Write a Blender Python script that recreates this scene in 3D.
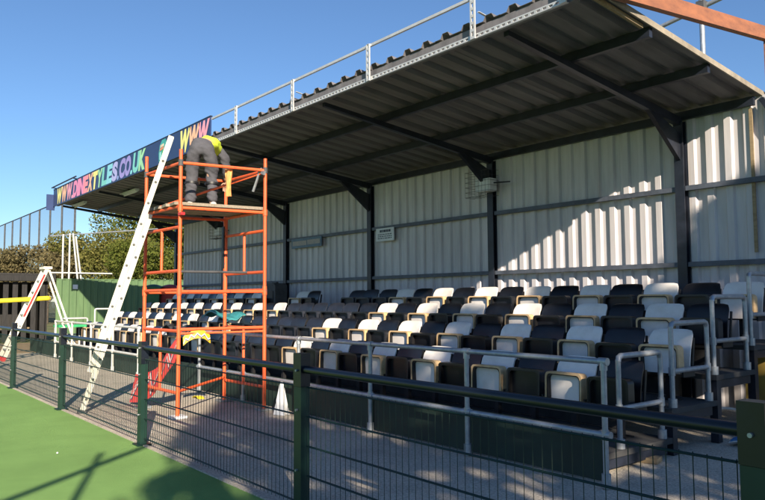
import bpy, math, random
from mathutils import Vector, Matrix
random.seed(7)
scene = bpy.context.scene
for o in list(bpy.data.objects): bpy.data.objects.remove(o, do_unlink=True)
C = scene.collection
R = math.radians

# ------------------------------------------------------------------ camera
YAW, PIT, ROL, FPX, CAMH = 0.893986, 0.068639, 0.0062396, 703.8, 1.45
cy, sy, cp, sp, cr, sr = math.cos(YAW), math.sin(YAW), math.cos(PIT), math.sin(PIT), math.cos(ROL), math.sin(ROL)
fx = Vector((-sy, cy, 0)); rt = Vector((cy, sy, 0))
fwd = fx*cp + Vector((0, 0, sp)); up = -fx*sp + Vector((0, 0, cp))
r2 = rt*cr - up*sr; u2 = rt*sr + up*cr
cam_d = bpy.data.cameras.new('camera'); cam = bpy.data.objects.new('camera', cam_d); C.objects.link(cam)
M = Matrix.Identity(4)
for i in range(3): M[i][0] = r2[i]; M[i][1] = u2[i]; M[i][2] = -fwd[i]
M[2][3] = CAMH
cam.matrix_world = M
cam_d.sensor_width = 36; cam_d.lens = FPX/765*36; cam_d.clip_end = 3000; cam_d.clip_start = 0.05
scene.camera = cam

# ------------------------------------------------------------------ sky, sun, exposure
SUN_EL = R(25.0); SX, SY_ = 0.918, -0.397       # ground direction towards the sun
w = bpy.data.worlds.new('World'); scene.world = w; w.use_nodes = True
nt = w.node_tree; nt.nodes.clear()
sky = nt.nodes.new('ShaderNodeTexSky'); sky.sky_type = 'NISHITA'; sky.sun_disc = False
sky.sun_elevation = SUN_EL; sky.sun_rotation = math.atan2(SX, SY_)
sky.air_density = 1.0; sky.dust_density = 0.0; sky.ozone_density = 6.0
bg = nt.nodes.new('ShaderNodeBackground'); bg.inputs[1].default_value = 0.070
wo = nt.nodes.new('ShaderNodeOutputWorld')
nt.links.new(sky.outputs[0], bg.inputs[0]); nt.links.new(bg.outputs[0], wo.inputs[0])
sd = bpy.data.lights.new('sun', 'SUN'); sd.energy = 4.6; sd.angle = R(0.53); sd.color = (1.0, 0.87, 0.69)
sun = bpy.data.objects.new('sun', sd); C.objects.link(sun)
sv = Vector((SX*math.cos(SUN_EL), SY_*math.cos(SUN_EL), math.sin(SUN_EL)))
sun.rotation_euler = sv.to_track_quat('Z', 'Y').to_euler(); sun.location = sv*60
scene.view_settings.view_transform = 'Standard'; scene.view_settings.look = 'None'
scene.view_settings.exposure = 1.05; scene.view_settings.gamma = 1.0
scene.render.resolution_x = 1024; scene.render.resolution_y = 669

# ------------------------------------------------------------------ materials
MATS = {}
def mat(name, col, rough=0.6, metal=0.0, var=0.12, scale=6.0, col2=None, bump=0.0, bscale=60.0, stretch=None, rnd=0.0, spec=0.5, thr=None, speck=None, streak=None):
    """principled material; colour mottled by noise between col and col2 (dirt / wear)"""
    if name in MATS: return MATS[name]
    m = bpy.data.materials.new(name); m.use_nodes = True
    n = m.node_tree.nodes; l = m.node_tree.links
    b = n['Principled BSDF']; b.inputs['Roughness'].default_value = rough; b.inputs['Metallic'].default_value = metal
    b.inputs['Specular IOR Level'].default_value = spec
    tc = n.new('ShaderNodeTexCoord'); mp = n.new('ShaderNodeMapping')
    l.new(tc.outputs['Object'], mp.inputs['Vector'])
    if stretch: mp.inputs['Scale'].default_value = stretch
    oi = n.new('ShaderNodeObjectInfo')
    ad = n.new('ShaderNodeVectorMath'); ad.operation = 'ADD'
    mu = n.new('ShaderNodeMath'); mu.operation = 'MULTIPLY'; mu.inputs[1].default_value = 37.0
    l.new(oi.outputs['Random'], mu.inputs[0]); l.new(mp.outputs[0], ad.inputs[0]); l.new(mu.outputs[0], ad.inputs[1])
    tx = n.new('ShaderNodeTexNoise'); tx.inputs['Scale'].default_value = scale; tx.inputs['Detail'].default_value = 7; tx.inputs['Roughness'].default_value = 0.65
    l.new(ad.outputs[0], tx.inputs['Vector'])
    cr_ = n.new('ShaderNodeValToRGB')
    c2 = col2 if col2 else tuple(max(0, c*(1-2*var)) for c in col)
    c1 = col if col2 else tuple(min(1, c*(1+var)) for c in col)
    lo, hi = thr if thr else (0.32, 0.68)
    cr_.color_ramp.elements[0].position = lo; cr_.color_ramp.elements[1].position = hi
    cr_.color_ramp.elements[0].color = (*c2, 1); cr_.color_ramp.elements[1].color = (*c1, 1)
    l.new(tx.outputs['Fac'], cr_.inputs['Fac'])
    out = cr_.outputs[0]
    if speck:                                     # fine grain: (scale, amount)
        t3 = n.new('ShaderNodeTexNoise'); t3.inputs['Scale'].default_value = speck[0]; t3.inputs['Detail'].default_value = 3; t3.inputs['Roughness'].default_value = .8
        l.new(tc.outputs['Object'], t3.inputs['Vector'])
        m3 = n.new('ShaderNodeMapRange'); m3.inputs[1].default_value = .3; m3.inputs[2].default_value = .7; m3.inputs[3].default_value = 1-speck[1]; m3.inputs[4].default_value = 1+speck[1]*.6
        l.new(t3.outputs['Fac'], m3.inputs[0])
        v3 = n.new('ShaderNodeVectorMath'); v3.operation = 'SCALE'; l.new(out, v3.inputs[0]); l.new(m3.outputs[0], v3.inputs['Scale']); out = v3.outputs[0]
    if streak:                                    # runs of rust or dirt: (stretch, colour, lo, hi, amount)
        mp4 = n.new('ShaderNodeMapping'); mp4.inputs['Scale'].default_value = streak[0]
        a4 = n.new('ShaderNodeVectorMath'); a4.operation = 'ADD'; l.new(tc.outputs['Object'], mp4.inputs['Vector']); l.new(mp4.outputs[0], a4.inputs[0]); l.new(mu.outputs[0], a4.inputs[1])
        t4 = n.new('ShaderNodeTexNoise'); t4.inputs['Scale'].default_value = 1.0; t4.inputs['Detail'].default_value = 6; l.new(a4.outputs[0], t4.inputs['Vector'])
        m4 = n.new('ShaderNodeMapRange'); m4.inputs[1].default_value = streak[2]; m4.inputs[2].default_value = streak[3]; m4.inputs[3].default_value = 0; m4.inputs[4].default_value = streak[4]
        l.new(t4.outputs['Fac'], m4.inputs[0])
        x4 = n.new('ShaderNodeMixRGB'); x4.inputs[2].default_value = (*streak[1], 1); l.new(m4.outputs[0], x4.inputs[0]); l.new(out, x4.inputs[1]); out = x4.outputs[0]
    if rnd:
        hs = n.new('ShaderNodeHueSaturation'); mr = n.new('ShaderNodeMapRange')
        mr.inputs[3].default_value = 1-rnd; mr.inputs[4].default_value = 1+rnd
        l.new(oi.outputs['Random'], mr.inputs[0]); l.new(mr.outputs[0], hs.inputs['Value']); l.new(out, hs.inputs['Color']); out = hs.outputs[0]
    l.new(out, b.inputs['Base Color'])
    if bump:
        t2 = n.new('ShaderNodeTexNoise'); t2.inputs['Scale'].default_value = bscale; t2.inputs['Detail'].default_value = 4
        bp = n.new('ShaderNodeBump'); bp.inputs['Strength'].default_value = bump; bp.inputs['Distance'].default_value = 0.02
        l.new(tc.outputs['Object'], t2.inputs['Vector']); l.new(t2.outputs['Fac'], bp.inputs['Height']); l.new(bp.outputs[0], b.inputs['Normal'])
    MATS[name] = m
    return m
def leaf_mat(name, c1, c2, trans=0.25):
    m = bpy.data.materials.new(name); m.use_nodes = True
    n = m.node_tree.nodes; l = m.node_tree.links; n.clear()
    g = n.new('ShaderNodeNewGeometry'); rp = n.new('ShaderNodeValToRGB')
    rp.color_ramp.elements[0].color = (*c1, 1); rp.color_ramp.elements[1].color = (*c2, 1)
    l.new(g.outputs['Random Per Island'], rp.inputs['Fac'])
    d = n.new('ShaderNodeBsdfDiffuse'); t = n.new('ShaderNodeBsdfTranslucent'); mx = n.new('ShaderNodeMixShader'); mx.inputs[0].default_value = trans
    o = n.new('ShaderNodeOutputMaterial')
    l.new(rp.outputs[0], d.inputs[0]); l.new(rp.outputs[0], t.inputs[0]); l.new(d.outputs[0], mx.inputs[1]); l.new(t.outputs[0], mx.inputs[2]); l.new(mx.outputs[0], o.inputs[0])
    return m

m_turf = mat('turf', (0.235, 0.415, 0.125), 0.95, var=0.07, scale=1.3, bump=0.6, bscale=420, spec=0.15, speck=(260, .22))
m_conc = mat('path_concrete', (0.59, 0.525, 0.43), 0.92, scale=1.1, col2=(0.48, 0.425, 0.35), bump=0.6, bscale=60, spec=0.2, speck=(48, .48), streak=((1.2, 2.0, 1), (.24, .22, .19), .55, .75, .55))
m_far = mat('far_ground', (0.22, 0.20, 0.11), 0.95, scale=0.4, col2=(0.10, 0.13, 0.05), spec=0.1)
m_tan = mat('sandy_path', (0.40, 0.28, 0.17), 0.95, scale=2, col2=(0.30, 0.22, 0.14), spec=0.1)
m_wall = mat('painted_sheet', (0.66, 0.625, 0.64), 0.5, scale=2.2, col2=(0.50, 0.475, 0.49), stretch=(3, 3, 0.35), rnd=0.07, streak=((9, 9, .35), (.30, .21, .13), .60, .78, .55))
m_roof = mat('roof_sheet_dark', (0.19, 0.178, 0.19), 0.65, scale=2.0, col2=(0.11, 0.103, 0.11), stretch=(3, 0.4, 1), rnd=0.12)
m_steel = mat('navy_steel', (0.017, 0.021, 0.034), 0.42, var=0.25, scale=5)
m_girt = mat('girt_steel', (0.09, 0.105, 0.14), 0.5, var=0.2, scale=4)
m_galv = mat('galvanised', (0.44, 0.47, 0.50), 0.42, metal=0.55, scale=14, col2=(0.30, 0.32, 0.35), rnd=0.06)
m_whiterail = mat('white_rail', (0.66, 0.66, 0.62), 0.45, scale=9, col2=(0.48, 0.48, 0.45))
m_alu = mat('aluminium', (0.62, 0.63, 0.64), 0.42, metal=0.3, scale=10, col2=(0.5, 0.5, 0.5))
m_ladder = mat('ladder_aluminium', (0.80, 0.77, 0.66), 0.5, metal=0.0, scale=8, col2=(0.66, 0.63, 0.53))
m_hole = mat('rung_end', (0.12, 0.12, 0.12), 0.6)
m_orange = mat('orange_paint', (0.82, 0.125, 0.035), 0.5, scale=16, col2=(0.42, 0.075, 0.035), rnd=0.08, thr=(0.30, 0.46), streak=((22, 22, 7), (.16, .12, .10), .66, .70, .8))
m_board = mat('scaffold_board', (0.34, 0.29, 0.22), 0.85, scale=5, col2=(0.2, 0.17, 0.13), stretch=(1, 8, 8))
m_sign = mat('sign_navy', (0.022, 0.045, 0.14), 0.45, var=0.08, scale=2)
m_fencegreen = mat('fence_green', (0.006, 0.033, 0.023), 0.45, var=0.15, scale=5, rnd=0.05)
m_wire = mat('wire_green', (0.007, 0.028, 0.02), 0.5, var=0.15)
m_fencenavy = mat('rail_navy', (0.007, 0.010, 0.018), 0.32, var=0.2, scale=6)
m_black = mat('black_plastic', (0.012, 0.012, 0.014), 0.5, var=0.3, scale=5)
m_seatw = mat('seat_white', (0.82, 0.775, 0.74), 0.42, scale=4.5, col2=(0.66, 0.60, 0.54), rnd=0.07, thr=(0.2, 0.55))
m_rimw = mat('seat_rim_yellowed', (0.76, 0.54, 0.30), 0.5, scale=7, col2=(0.52, 0.33, 0.16), rnd=0.1)
m_seatb = mat('seat_black', (0.007, 0.008, 0.012), 0.36, scale=5, col2=(0.014, 0.016, 0.022), rnd=0.35, thr=(.3, .55))
m_seatf = mat('seat_faded', (0.026, 0.030, 0.044), 0.4, scale=5, col2=(0.015, 0.0175, 0.026), rnd=0.25)
m_deck = mat('deck_board', (0.055, 0.055, 0.055), 0.85, scale=4, col2=(0.03, 0.03, 0.032))
m_kick = mat('kickboard_green', (0.012, 0.030, 0.022), 0.6, var=0.2, scale=3)
m_gfence = mat('green_cladding', (0.115, 0.20, 0.085), 0.6, scale=2.2, col2=(0.08, 0.15, 0.065), stretch=(1, 3, 0.5), rnd=0.08)
m_shed = mat('black_timber', (0.018, 0.017, 0.017), 0.7, var=0.35, scale=6, stretch=(6, 6, 0.6), rnd=0.25)
m_yellow = mat('yellow_board', (0.82, 0.66, 0.03), 0.55, var=0.1)
m_red = mat('red_plastic', (0.55, 0.025, 0.03), 0.45, var=0.12)
m_gbin = mat('green_plastic', (0.03, 0.15, 0.055), 0.5, var=0.15)
m_rust = mat('red_oxide_steel', (0.35, 0.135, 0.065), 0.65, scale=4, col2=(0.21, 0.085, 0.05), stretch=(1, 1, 3))
m_flash = mat('flashing', (0.36, 0.31, 0.24), 0.55, scale=5, col2=(0.2, 0.17, 0.13))
m_grey = mat('dark_grey', (0.07, 0.07, 0.075), 0.7, var=0.2)
m_white = mat('white_panel', (0.72, 0.74, 0.76), 0.5, var=0.06)
m_notice = mat('notice_print', (0.06, 0.07, 0.1), 0.6)
m_beige = mat('faded_panel', (0.44, 0.38, 0.33), 0.6, scale=9, col2=(0.30, 0.29, 0.30))
m_bluegrey = mat('panel_edge_blue', (0.10, 0.17, 0.24), 0.5)
m_teal = mat('teal_sheet', (0.05, 0.27, 0.30), 0.55, var=0.2, scale=8)
m_wood = mat('raw_timber', (0.36, 0.27, 0.16), 0.8, scale=5, col2=(0.22, 0.16, 0.09), stretch=(1, 6, 6))
m_blue = mat('blue_sheet', (0.06, 0.22, 0.5), 0.5)
m_bark = mat('bark', (0.10, 0.08, 0.06), 0.9, scale=7, col2=(0.05, 0.04, 0.03))
m_trous = mat('grey_trousers', (0.085, 0.085, 0.10), 0.85, scale=9, col2=(0.055, 0.055, 0.066), bump=0.35, bscale=26)
m_hivis = mat('hi_vis', (0.70, 0.86, 0.06), 0.7, var=0.08)
m_hiviso = mat('hi_vis_orange', (0.85, 0.36, 0.12), 0.7, var=0.1)
m_skin = mat('skin', (0.50, 0.30, 0.21), 0.6, var=0.06)
m_hair = mat('hair', (0.05, 0.035, 0.025), 0.8)
m_shoe = mat('pale_shoe', (0.55, 0.53, 0.5), 0.7)

# ------------------------------------------------------------------ mesh helpers
class MB:
    def __init__(s): s.v = []; s.f = []
    def add(s, vs, fs):
        k = len(s.v); s.v += [tuple(a) for a in vs]; s.f += [tuple(i+k for i in f) for f in fs]; return s
    def box(s, x0, x1, y0, y1, z0, z1):
        return s.add([(x0,y0,z0),(x1,y0,z0),(x1,y1,z0),(x0,y1,z0),(x0,y0,z1),(x1,y0,z1),(x1,y1,z1),(x0,y1,z1)],
                     [(3,2,1,0),(4,5,6,7),(0,1,5,4),(1,2,6,5),(2,3,7,6),(3,0,4,7)])
    def bar(s, a, b, w_, h_, upv=(0,0,1), taper=None):
        """box section from a to b; w_ sideways, h_ along upv"""
        a, b = Vector(a), Vector(b); d = (b-a).normalized(); u = Vector(upv)
        if abs(d.dot(u)) > 0.99: u = Vector((0,1,0))
        sd_ = d.cross(u).normalized(); u = sd_.cross(d).normalized()
        w2, h2 = taper if taper else (w_, h_)
        vs = []
        for p, ww, hh in ((a, w_, h_), (b, w2, h2)):
            for i, j in ((-1,-1),(1,-1),(1,1),(-1,1)): vs.append(p + sd_*(i*ww/2) + u*(j*hh/2))
        return s.add(vs, [(0,1,2,3),(7,6,5,4),(0,4,5,1),(1,5,6,2),(2,6,7,3),(3,7,4,0)])
    def tube(s, a, b, r, n=8, r2_=None, cap=True):
        a, b = Vector(a), Vector(b); d = (b-a).normalized()
        u = Vector((0,0,1)) if abs(d.z) < 0.9 else Vector((1,0,0))
        e1 = d.cross(u).normalized(); e2 = d.cross(e1)
        vs = []
        for p, rr in ((a, r), (b, r if r2_ is None else r2_)):
            for i in range(n):
                t = 2*math.pi*i/n; vs.append(p + e1*(rr*math.cos(t)) + e2*(rr*math.sin(t)))
        fs = [(i, (i+1) % n, n+(i+1) % n, n+i) for i in range(n)]
        if cap: fs += [tuple(reversed(range(n))), tuple(range(n, 2*n))]
        return s.add(vs, [tuple(reversed(f)) for f in fs])
    def path(s, pts, r, n=8):
        """swept tube with rounded knuckles: consecutive tubes and mitre rings"""
        P = [Vector(p) for p in pts]; rings = []
        for i, p in enumerate(P):
            d0 = (P[i]-P[i-1]).normalized() if i > 0 else (P[1]-P[0]).normalized()
            d1 = (P[i+1]-P[i]).normalized() if i < len(P)-1 else d0
            d = (d0+d1).normalized(); rings.append((p, d))
        ref = Vector((0.31, 0.17, 0.93)).normalized(); vs = []
        for p, d in rings:
            e1 = d.cross(ref).normalized(); e2 = d.cross(e1)
            for i in range(n):
                t = 2*math.pi*i/n; vs.append(p + e1*(r*math.cos(t)) + e2*(r*math.sin(t)))
        fs = []
        for k in range(len(P)-1):
            for i in range(n): fs.append((k*n+(i+1) % n, k*n+i, (k+1)*n+i, (k+1)*n+(i+1) % n))
        fs += [tuple(range(n)), tuple(reversed(range((len(P)-1)*n, len(P)*n)))]
        return s.add(vs, fs)
    def prism(s, poly, axis, t0, t1):
        """poly of 2D points extruded along an axis: 'x' -> (y,z), 'y' -> (x,z), 'z' -> (x,y)"""
        def P(a, t): return {'x': (t, a[0], a[1]), 'y': (a[0], t, a[1]), 'z': (a[0], a[1], t)}[axis]
        n = len(poly)
        vs = [P(a, t0) for a in poly] + [P(a, t1) for a in poly]
        return s.add(vs, [tuple(range(n)), tuple(reversed(range(n, 2*n)))] + [(i, n+i, n+(i+1) % n, (i+1) % n) for i in range(n)])
    def sheet(s, fn, nu, nv, th):
        """thick sheet: fn(u,v)->(point, normal)"""
        fr = []; bk = []
        for j in range(nv+1):
            for i in range(nu+1):
                p, nn = fn(i/nu, j/nv); p = Vector(p); nn = Vector(nn).normalized()
                fr.append(p+nn*th/2); bk.append(p-nn*th/2)
        k = len(fr); W = nu+1; fs = []
        for j in range(nv):
            for i in range(nu):
                a = j*W+i; fs.append((a, a+1, a+W+1, a+W)); fs.append((k+a+W, k+a+W+1, k+a+1, k+a))
        ed = [i for i in range(W)] + [j*W+nu for j in range(1, nv+1)] + [nv*W+i for i in range(nu-1, -1, -1)] + [j*W for j in range(nv-1, 0, -1)]
        for q in range(len(ed)):
            a, b = ed[q], ed[(q+1) % len(ed)]; fs.append((b, a, k+a, k+b))
        return s.add(fr+bk, fs)
    def mesh(s, name, m, smooth=None):
        me = bpy.data.meshes.new(name); me.from_pydata(s.v, [], s.f); me.update()
        if m: me.materials.append(m)
        import bmesh as _b
        bm = _b.new(); bm.from_mesh(me); _b.ops.recalc_face_normals(bm, faces=bm.faces); bm.to_mesh(me); bm.free()
        if smooth:
            for p in me.polygons: p.use_smooth = True
            me.set_sharp_from_angle(angle=R(smooth))
        return me
    def build(s, name, m, parent=None, smooth=None, loc=None):
        return link(name, s.mesh(name, m, smooth), parent, loc)
def link(name, me, parent=None, loc=None, rz=0.0):
    o = bpy.data.objects.new(name, me); C.objects.link(o)
    if parent: o.parent = parent
    if loc: o.location = loc
    if rz: o.rotation_euler.z = rz
    return o
def tag(o, label, cat, group=None, kind=None):
    o['label'] = label; o['category'] = cat
    if group: o['group'] = group
    if kind: o['kind'] = kind
    return o
def thing(name, label, cat, loc=(0, 0, 0), rz=0.0, group=None):
    o = bpy.data.objects.new(name, None); C.objects.link(o); o.location = loc; o.rotation_euler.z = rz
    o.empty_display_size = 0.1
    return tag(o, label, cat, group)
def structure(o): o['kind'] = 'structure'; return o
def copy_tree(o, parent=None):
    c = o.copy(); C.objects.link(c); c.parent = parent
    for ch in [k for k in bpy.data.objects if k.parent == o]: copy_tree(ch, c)
    return c

# ------------------------------------------------------------------ ground
FY = 2.606                                     # fence line
structure(MB().add([(-900,-500,-.02),(600,-500,-.02),(600,900,-.02),(-900,900,-.02)], [(0,1,2,3)]).build('ground', m_far))
structure(MB().box(-23.5, 40, -60, FY-.02, -.06, 0.0).build('pitch', m_turf))
structure(MB().box(-26.5, 30, FY+.024, 9.6, -.06, -.004).build('path', m_conc))
structure(MB().box(-40, -23.5, -30, FY-.05, -.06, -.008).build('run_off', m_tan))
kb = MB()
k0 = -26.0
kerb = structure(MB().box(-26.5, 30, FY-.018, FY+.022, -.06, .010).build('kerb', m_conc))

# ------------------------------------------------------------------ grandstand (wall, frame, roof)
YW, XA, BAY = 9.2, -4.868, 3.461
XL, XR = -22.4, -3.83
cols = [XA-BAY*k for k in range(6)]
stand = thing('grandstand', 'open fronted football stand with dark monopitch roof and grey ribbed back wall', 'grandstand', (XL, YW, 0))
SO = Vector((XL, YW, 0))
def sp_(mb, name, m, smooth=None, parent=None):
    o = mb.build(name, m, None, smooth); o.parent = parent or stand
    o.location = -SO if not parent else (0, 0, 0)
    return o
def rz_(y): return 4.415 - (y-5.42)*0.1075     # roof sheet underside height
# back wall: ribbed sheets one metre wide
def ribbed(width, pitch, crest, slope, depth, sag=0):
    pts = [(0, 0)]; n = round(width/pitch); val = pitch-crest-2*slope
    for i in range(n):
        x = i*pitch
        pts += [(x+val/2, 0), (x+val/2+slope, depth), (x+val/2+slope+crest, depth), (x+val/2+2*slope+crest, 0), (x+pitch, 0)]
    out = []
    for p in pts:
        if not out or abs(p[0]-out[-1][0]) > 1e-6: out.append(p)
    return out
def ribbed_sheet(prof, fn, th):
    """prof -> list (s,d); fn(s,d,end) gives a point for end 0/1"""
    mb = MB(); n = len(prof); vs = []
    for e in (0, 1):
        for o_ in (0, th):
            for s_, d in prof: vs.append(fn(s_, d+o_, e))
    fs = []
    for i in range(n-1):
        fs += [(i, i+1, 2*n+i+1, 2*n+i), (n+i+1, n+i, 3*n+i, 3*n+i+1), (i+1, i, n+i, n+i+1), (2*n+i, 2*n+i+1, 3*n+i+1, 3*n+i)]
    fs += [(0, 2*n, 3*n, n), (n-1, 2*n-1, 4*n-1, 3*n-1)]
    return mb.add(vs, fs)
wprof = ribbed(1.0, 0.25, 0.085, 0.022, 0.04)
wm = ribbed_sheet(wprof, lambda s_, d, e: (s_, -d, 0.02 if e == 0 else 3.98), 0.002).mesh('wall_sheet', m_wall)
x = XR+1.95-1.0; k = 0
while x > XL-0.3:
    o = link('wall_sheet', wm, stand); o.location = Vector((x, YW+0.046+(k % 2)*0.004, 0))-SO
    x -= 0.996; k += 1
# girts, eaves beam
for z in (1.881, 2.913):
    ends = [XR+.9]+[c for c in cols]+[XL]
    for a, b in zip(ends[:-1], ends[1:]):
        sp_(MB().box(b+.069, a-.069, YW-.075, YW-.001, z-.032, z+.032), 'girt', m_girt)
sp_(MB().box(XL+.1, XR-.05, YW-.06, YW-.002, 3.862, 3.975), 'eaves_beam', m_steel)
for cx in cols:
    zt = rz_(YW)-.02
    mb = MB(); yf, yb = YW-.10, YW; hw = .075
    hw = .066; mb.box(cx-hw, cx+hw, yf, yf+.014, 0, 3.84); mb.box(cx-hw, cx+hw, yb-.014, yb, 0, 3.84); mb.box(cx-.006, cx+.006, yf+.015, yb-.015, 0, 3.84)
    sp_(mb, 'column', m_steel)
    # tapered rafter
    ra = MB(); y0, y1 = 5.62, YW-.03
    for dx, wz in ((-.06, .12), ):
        pass
    za, zb = rz_(y0)-.115, rz_(y1)-.115
    ra.prism([(y0, za), (y1, zb), (y1, zb-.12), (y0, za-.055)], 'x', cx-.035, cx+.035)
    sp_(ra, 'rafter', m_steel)
    br = MB(); br.prism([(YW-.101, 3.30), (YW-.101, 3.66), (YW-.58, rz_(YW-.58)-.225), (YW-.86, rz_(YW-.86)-.215)], 'x', cx-.03, cx+.03)
    sp_(br, 'knee_brace', m_steel)
for y in (6.72, 7.95):
    z1 = rz_(y)-.006
    sp_(MB().box(XL+.06, XR-.02, y-.03, y+.03, z1-.106, z1), 'purlin', m_steel)
sp_(MB().box(XL+.02, XR-.06, 5.50, 5.56, 4.26, 4.395), 'fascia_beam', m_roof)
rprof = ribbed(1.0, 1/3, 0.085, 0.035, 0.055)
y0, y1 = 5.48, 9.42
rm = ribbed_sheet(rprof, lambda s_, d, e: (s_, (y0 if e == 0 else y1), (rz_(y0) if e == 0 else rz_(y1))+d), 0.003).mesh('roof_sheet', m_roof)
x = XR-1.0; k = 0
while x > XL-0.7:
    o = link('roof_sheet', rm, stand); o.location = Vector((x, 0, (k % 2)*0.004))-SO
    x -= 0.996; k += 1
# gable trim on the right-hand end
sp_(MB().bar((XR+.012, 5.47, rz_(5.47)+.012), (XR+.012, 9.4, rz_(9.4)+.012), .02, .065), 'gable_trim', m_flash)
sp_(MB().bar((XR-.05, 5.58, rz_(5.58)-.03), (XR-.05, 6.6, rz_(6.6)-.03), .035, .04), 'gable_batten', m_wood)
sp_(MB().bar((XR+.05, YW-.045, 3.92), (XR+.42, YW-.045, 3.25), .05, .06), 'gable_strut', m_steel)
# rust stained rib and bracket at the right end
sp_(MB().box(-3.955, -3.915, YW-.022, YW-.002, 2.0, 3.84), 'timber_strip', m_wood)

# terrace of four rows
terr = thing('seating_terrace', 'dark stepped seating terrace with four rows under the stand roof', 'terrace', (-21.2, 4.85, 0))
TO = Vector((-21.2, 4.85, 0)); TL, TR = -22.05, -3.42
def tp(mb, name, m, smooth=None):
    o = mb.build(name, m, terr, smooth); o.location = -TO; return o
FL = [0.92, 0.67, 0.425, 0.17]; YF = [7.83, 6.98, 6.12, 5.00]; YB = [9.0, 7.83, 6.98, 6.12]
for r in range(4):
    tp(MB().box(TL, TR, YF[r], YB[r]-.002 + (.08 if r == 0 else 0), FL[r]-.05, FL[r]), 'deck', m_deck)
    zb = FL[r+1] if r < 3 else 0.0
    tp(MB().box(TL+.3, TR-.55, YF[r]+.02, YF[r]+.04, zb, FL[r]-.052), 'riser', m_deck)
    for xx in (TR-.06, TL+.06):
        for yy in (YF[r]+.08, ):
            tp(MB().box(xx-.04, xx+.04, yy-.04, yy+.04, 0, FL[r]-.052), 'leg', m_steel)
    tp(MB().bar((TR-.05, YF[r]+.13, FL[r]-.10), (TR-.05, YB[r]-.05, FL[r]-.10), .04, .08), 'edge_bearer', m_steel)
# kickboards under the front rail
kx = -3.30
while kx > -21:
    tp(MB().box(kx-1.45, kx-.005, 4.86, 4.885, .01, .40), 'kickboard', m_kick); kx -= 1.463

# ------------------------------------------------------------------ seats
XE = -3.751; SY = [8.352, 7.515, 6.708, 5.831]
def back_fn(u, v):
    prof = [(-.035, .30), (-.03, .40), (-.012, .50), (.012, .585), (.040, .645), (.064, .684), (.088, .694)]
    t = v*(len(prof)-1); i = min(int(t), len(prof)-2); f = t-i
    y = prof[i][0]*(1-f)+prof[i+1][0]*f; z = prof[i][1]*(1-f)+prof[i+1][1]*f
    dy, dz = prof[i+1][0]-prof[i][0], prof[i+1][1]-prof[i][1]
    hw = .228
    if v > .55: hw -= .035*((v-.55)/.45)**1.6
    s_ = 2*u-1
    y += .018*(1-s_*s_)-.012; z -= .012*abs(s_)**6*(1 if v > .6 else 0)
    return (s_*hw, y, z), (0, -dz, dy)
back_me = {}; pan_me = {}; rim_me = {}; frame_me = None
bk = MB().sheet(back_fn, 8, 9, .016)
for c, m in (('white', m_seatw), ('black', m_seatb), ('faded', m_seatf)): back_me[c] = bk.mesh('backrest', m, 50)
def pan_fn(u, v):
    s_ = 2*u-1; z = .275+.262*v; hw = .205
    if v > .8: hw -= .03*((v-.8)/.2)**2
    y = -.150-.012*v+.02*(s_*s_)*.3
    return (s_*hw, y, z), (0, -1, 0)
pn = MB().sheet(pan_fn, 6, 6, .02)
for c, m in (('white', m_seatw), ('black', m_seatb), ('faded', m_seatf)): pan_me[c] = pn.mesh('seat_pan', m, 50)
# rim: rounded U lip round the tipped-up pan, standing proud of it
def rim_mesh(m, name='rim', HW=.214, ZT=.552, TH=.019, y0_=-.218, y1_=-.120):
    mb = MB(); pts = []
    hw, zt, zb, rc = HW, ZT, .285, .045
    pts.append((-hw, zb)); pts.append((-hw, zt-rc))
    for a in range(1, 5):
        t = math.pi - a*math.pi/8; pts.append((-hw+rc+rc*math.cos(t), zt-rc+rc*math.sin(t)))
    for a in range(0, 5):
        t = math.pi/2 - a*math.pi/8; pts.append((hw-rc+rc*math.cos(t), zt-rc+rc*math.sin(t)))
    pts.append((hw, zb))
    inner = []
    for (px, pz) in pts:
        inner.append((px*(1-TH/hw), pz if pz < zt-rc-.001 and abs(px) > hw-.001 else pz-TH))
    n = len(pts); vs = []
    for yy in (y0_, y1_):
        vs += [(a, yy, b) for a, b in pts]; vs += [(a, yy, b) for a, b in inner]
    fs = []
    for i in range(n-1):
        fs += [(i, i+1, n+i+1, n+i), (2*n+i+1, 2*n+i, 3*n+i, 3*n+i+1), (i+1, i, 2*n+i, 2*n+i+1), (n+i, n+i+1, 3*n+i+1, 3*n+i)]
    fs += [(0, n, 3*n, 2*n), (n-1, 3*n-1, 4*n-1, 2*n-1)]
    mb.add(vs, fs)
    return mb.mesh(name, m, 40)
rim_me['white'] = rim_mesh(m_rimw); rim_me['black'] = rim_mesh(m_seatb); rim_me['faded'] = rim_mesh(m_seatf); shadow_line_me = rim_mesh(m_black, 'shadow_line', .1965, .5345, .012, -.212, -.150)  # black U strip drawn in as the shadow line between rim and pan
fm = MB()
for s_ in (-1, 1):
    fm.box(s_*.236-.009, s_*.236+.009, -.19, .02, .25, .325)
    fm.bar((s_*.225, .0, .28), (s_*.225, .05, .62), .014, .03, (0, 1, 0))
fm.box(-.225, .225, -.035, .0, .255, .295); fm.box(-.03, .03, -.045, .01, .004, .255); fm.box(-.09, .09, -.08, .05, .0, .012)
frame_me = fm.mesh('frame', m_black)
stay = MB()
ones = ['', 'first', 'second', 'third', 'fourth', 'fifth', 'sixth', 'seventh', 'eighth', 'ninth', 'tenth', 'eleventh', 'twelfth', 'thirteenth', 'fourteenth', 'fifteenth', 'sixteenth', 'seventeenth', 'eighteenth', 'nineteenth']
def ordn(n):
    if n < 20: return ones[n]
    t, u = divmod(n, 10); tens = {2: ('twentieth', 'twenty'), 3: ('thirtieth', 'thirty')}[t]
    return tens[0] if u == 0 else tens[1]+'-'+ones[u]
rown = ['top row', 'third row up', 'second row up', 'front row']
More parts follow.
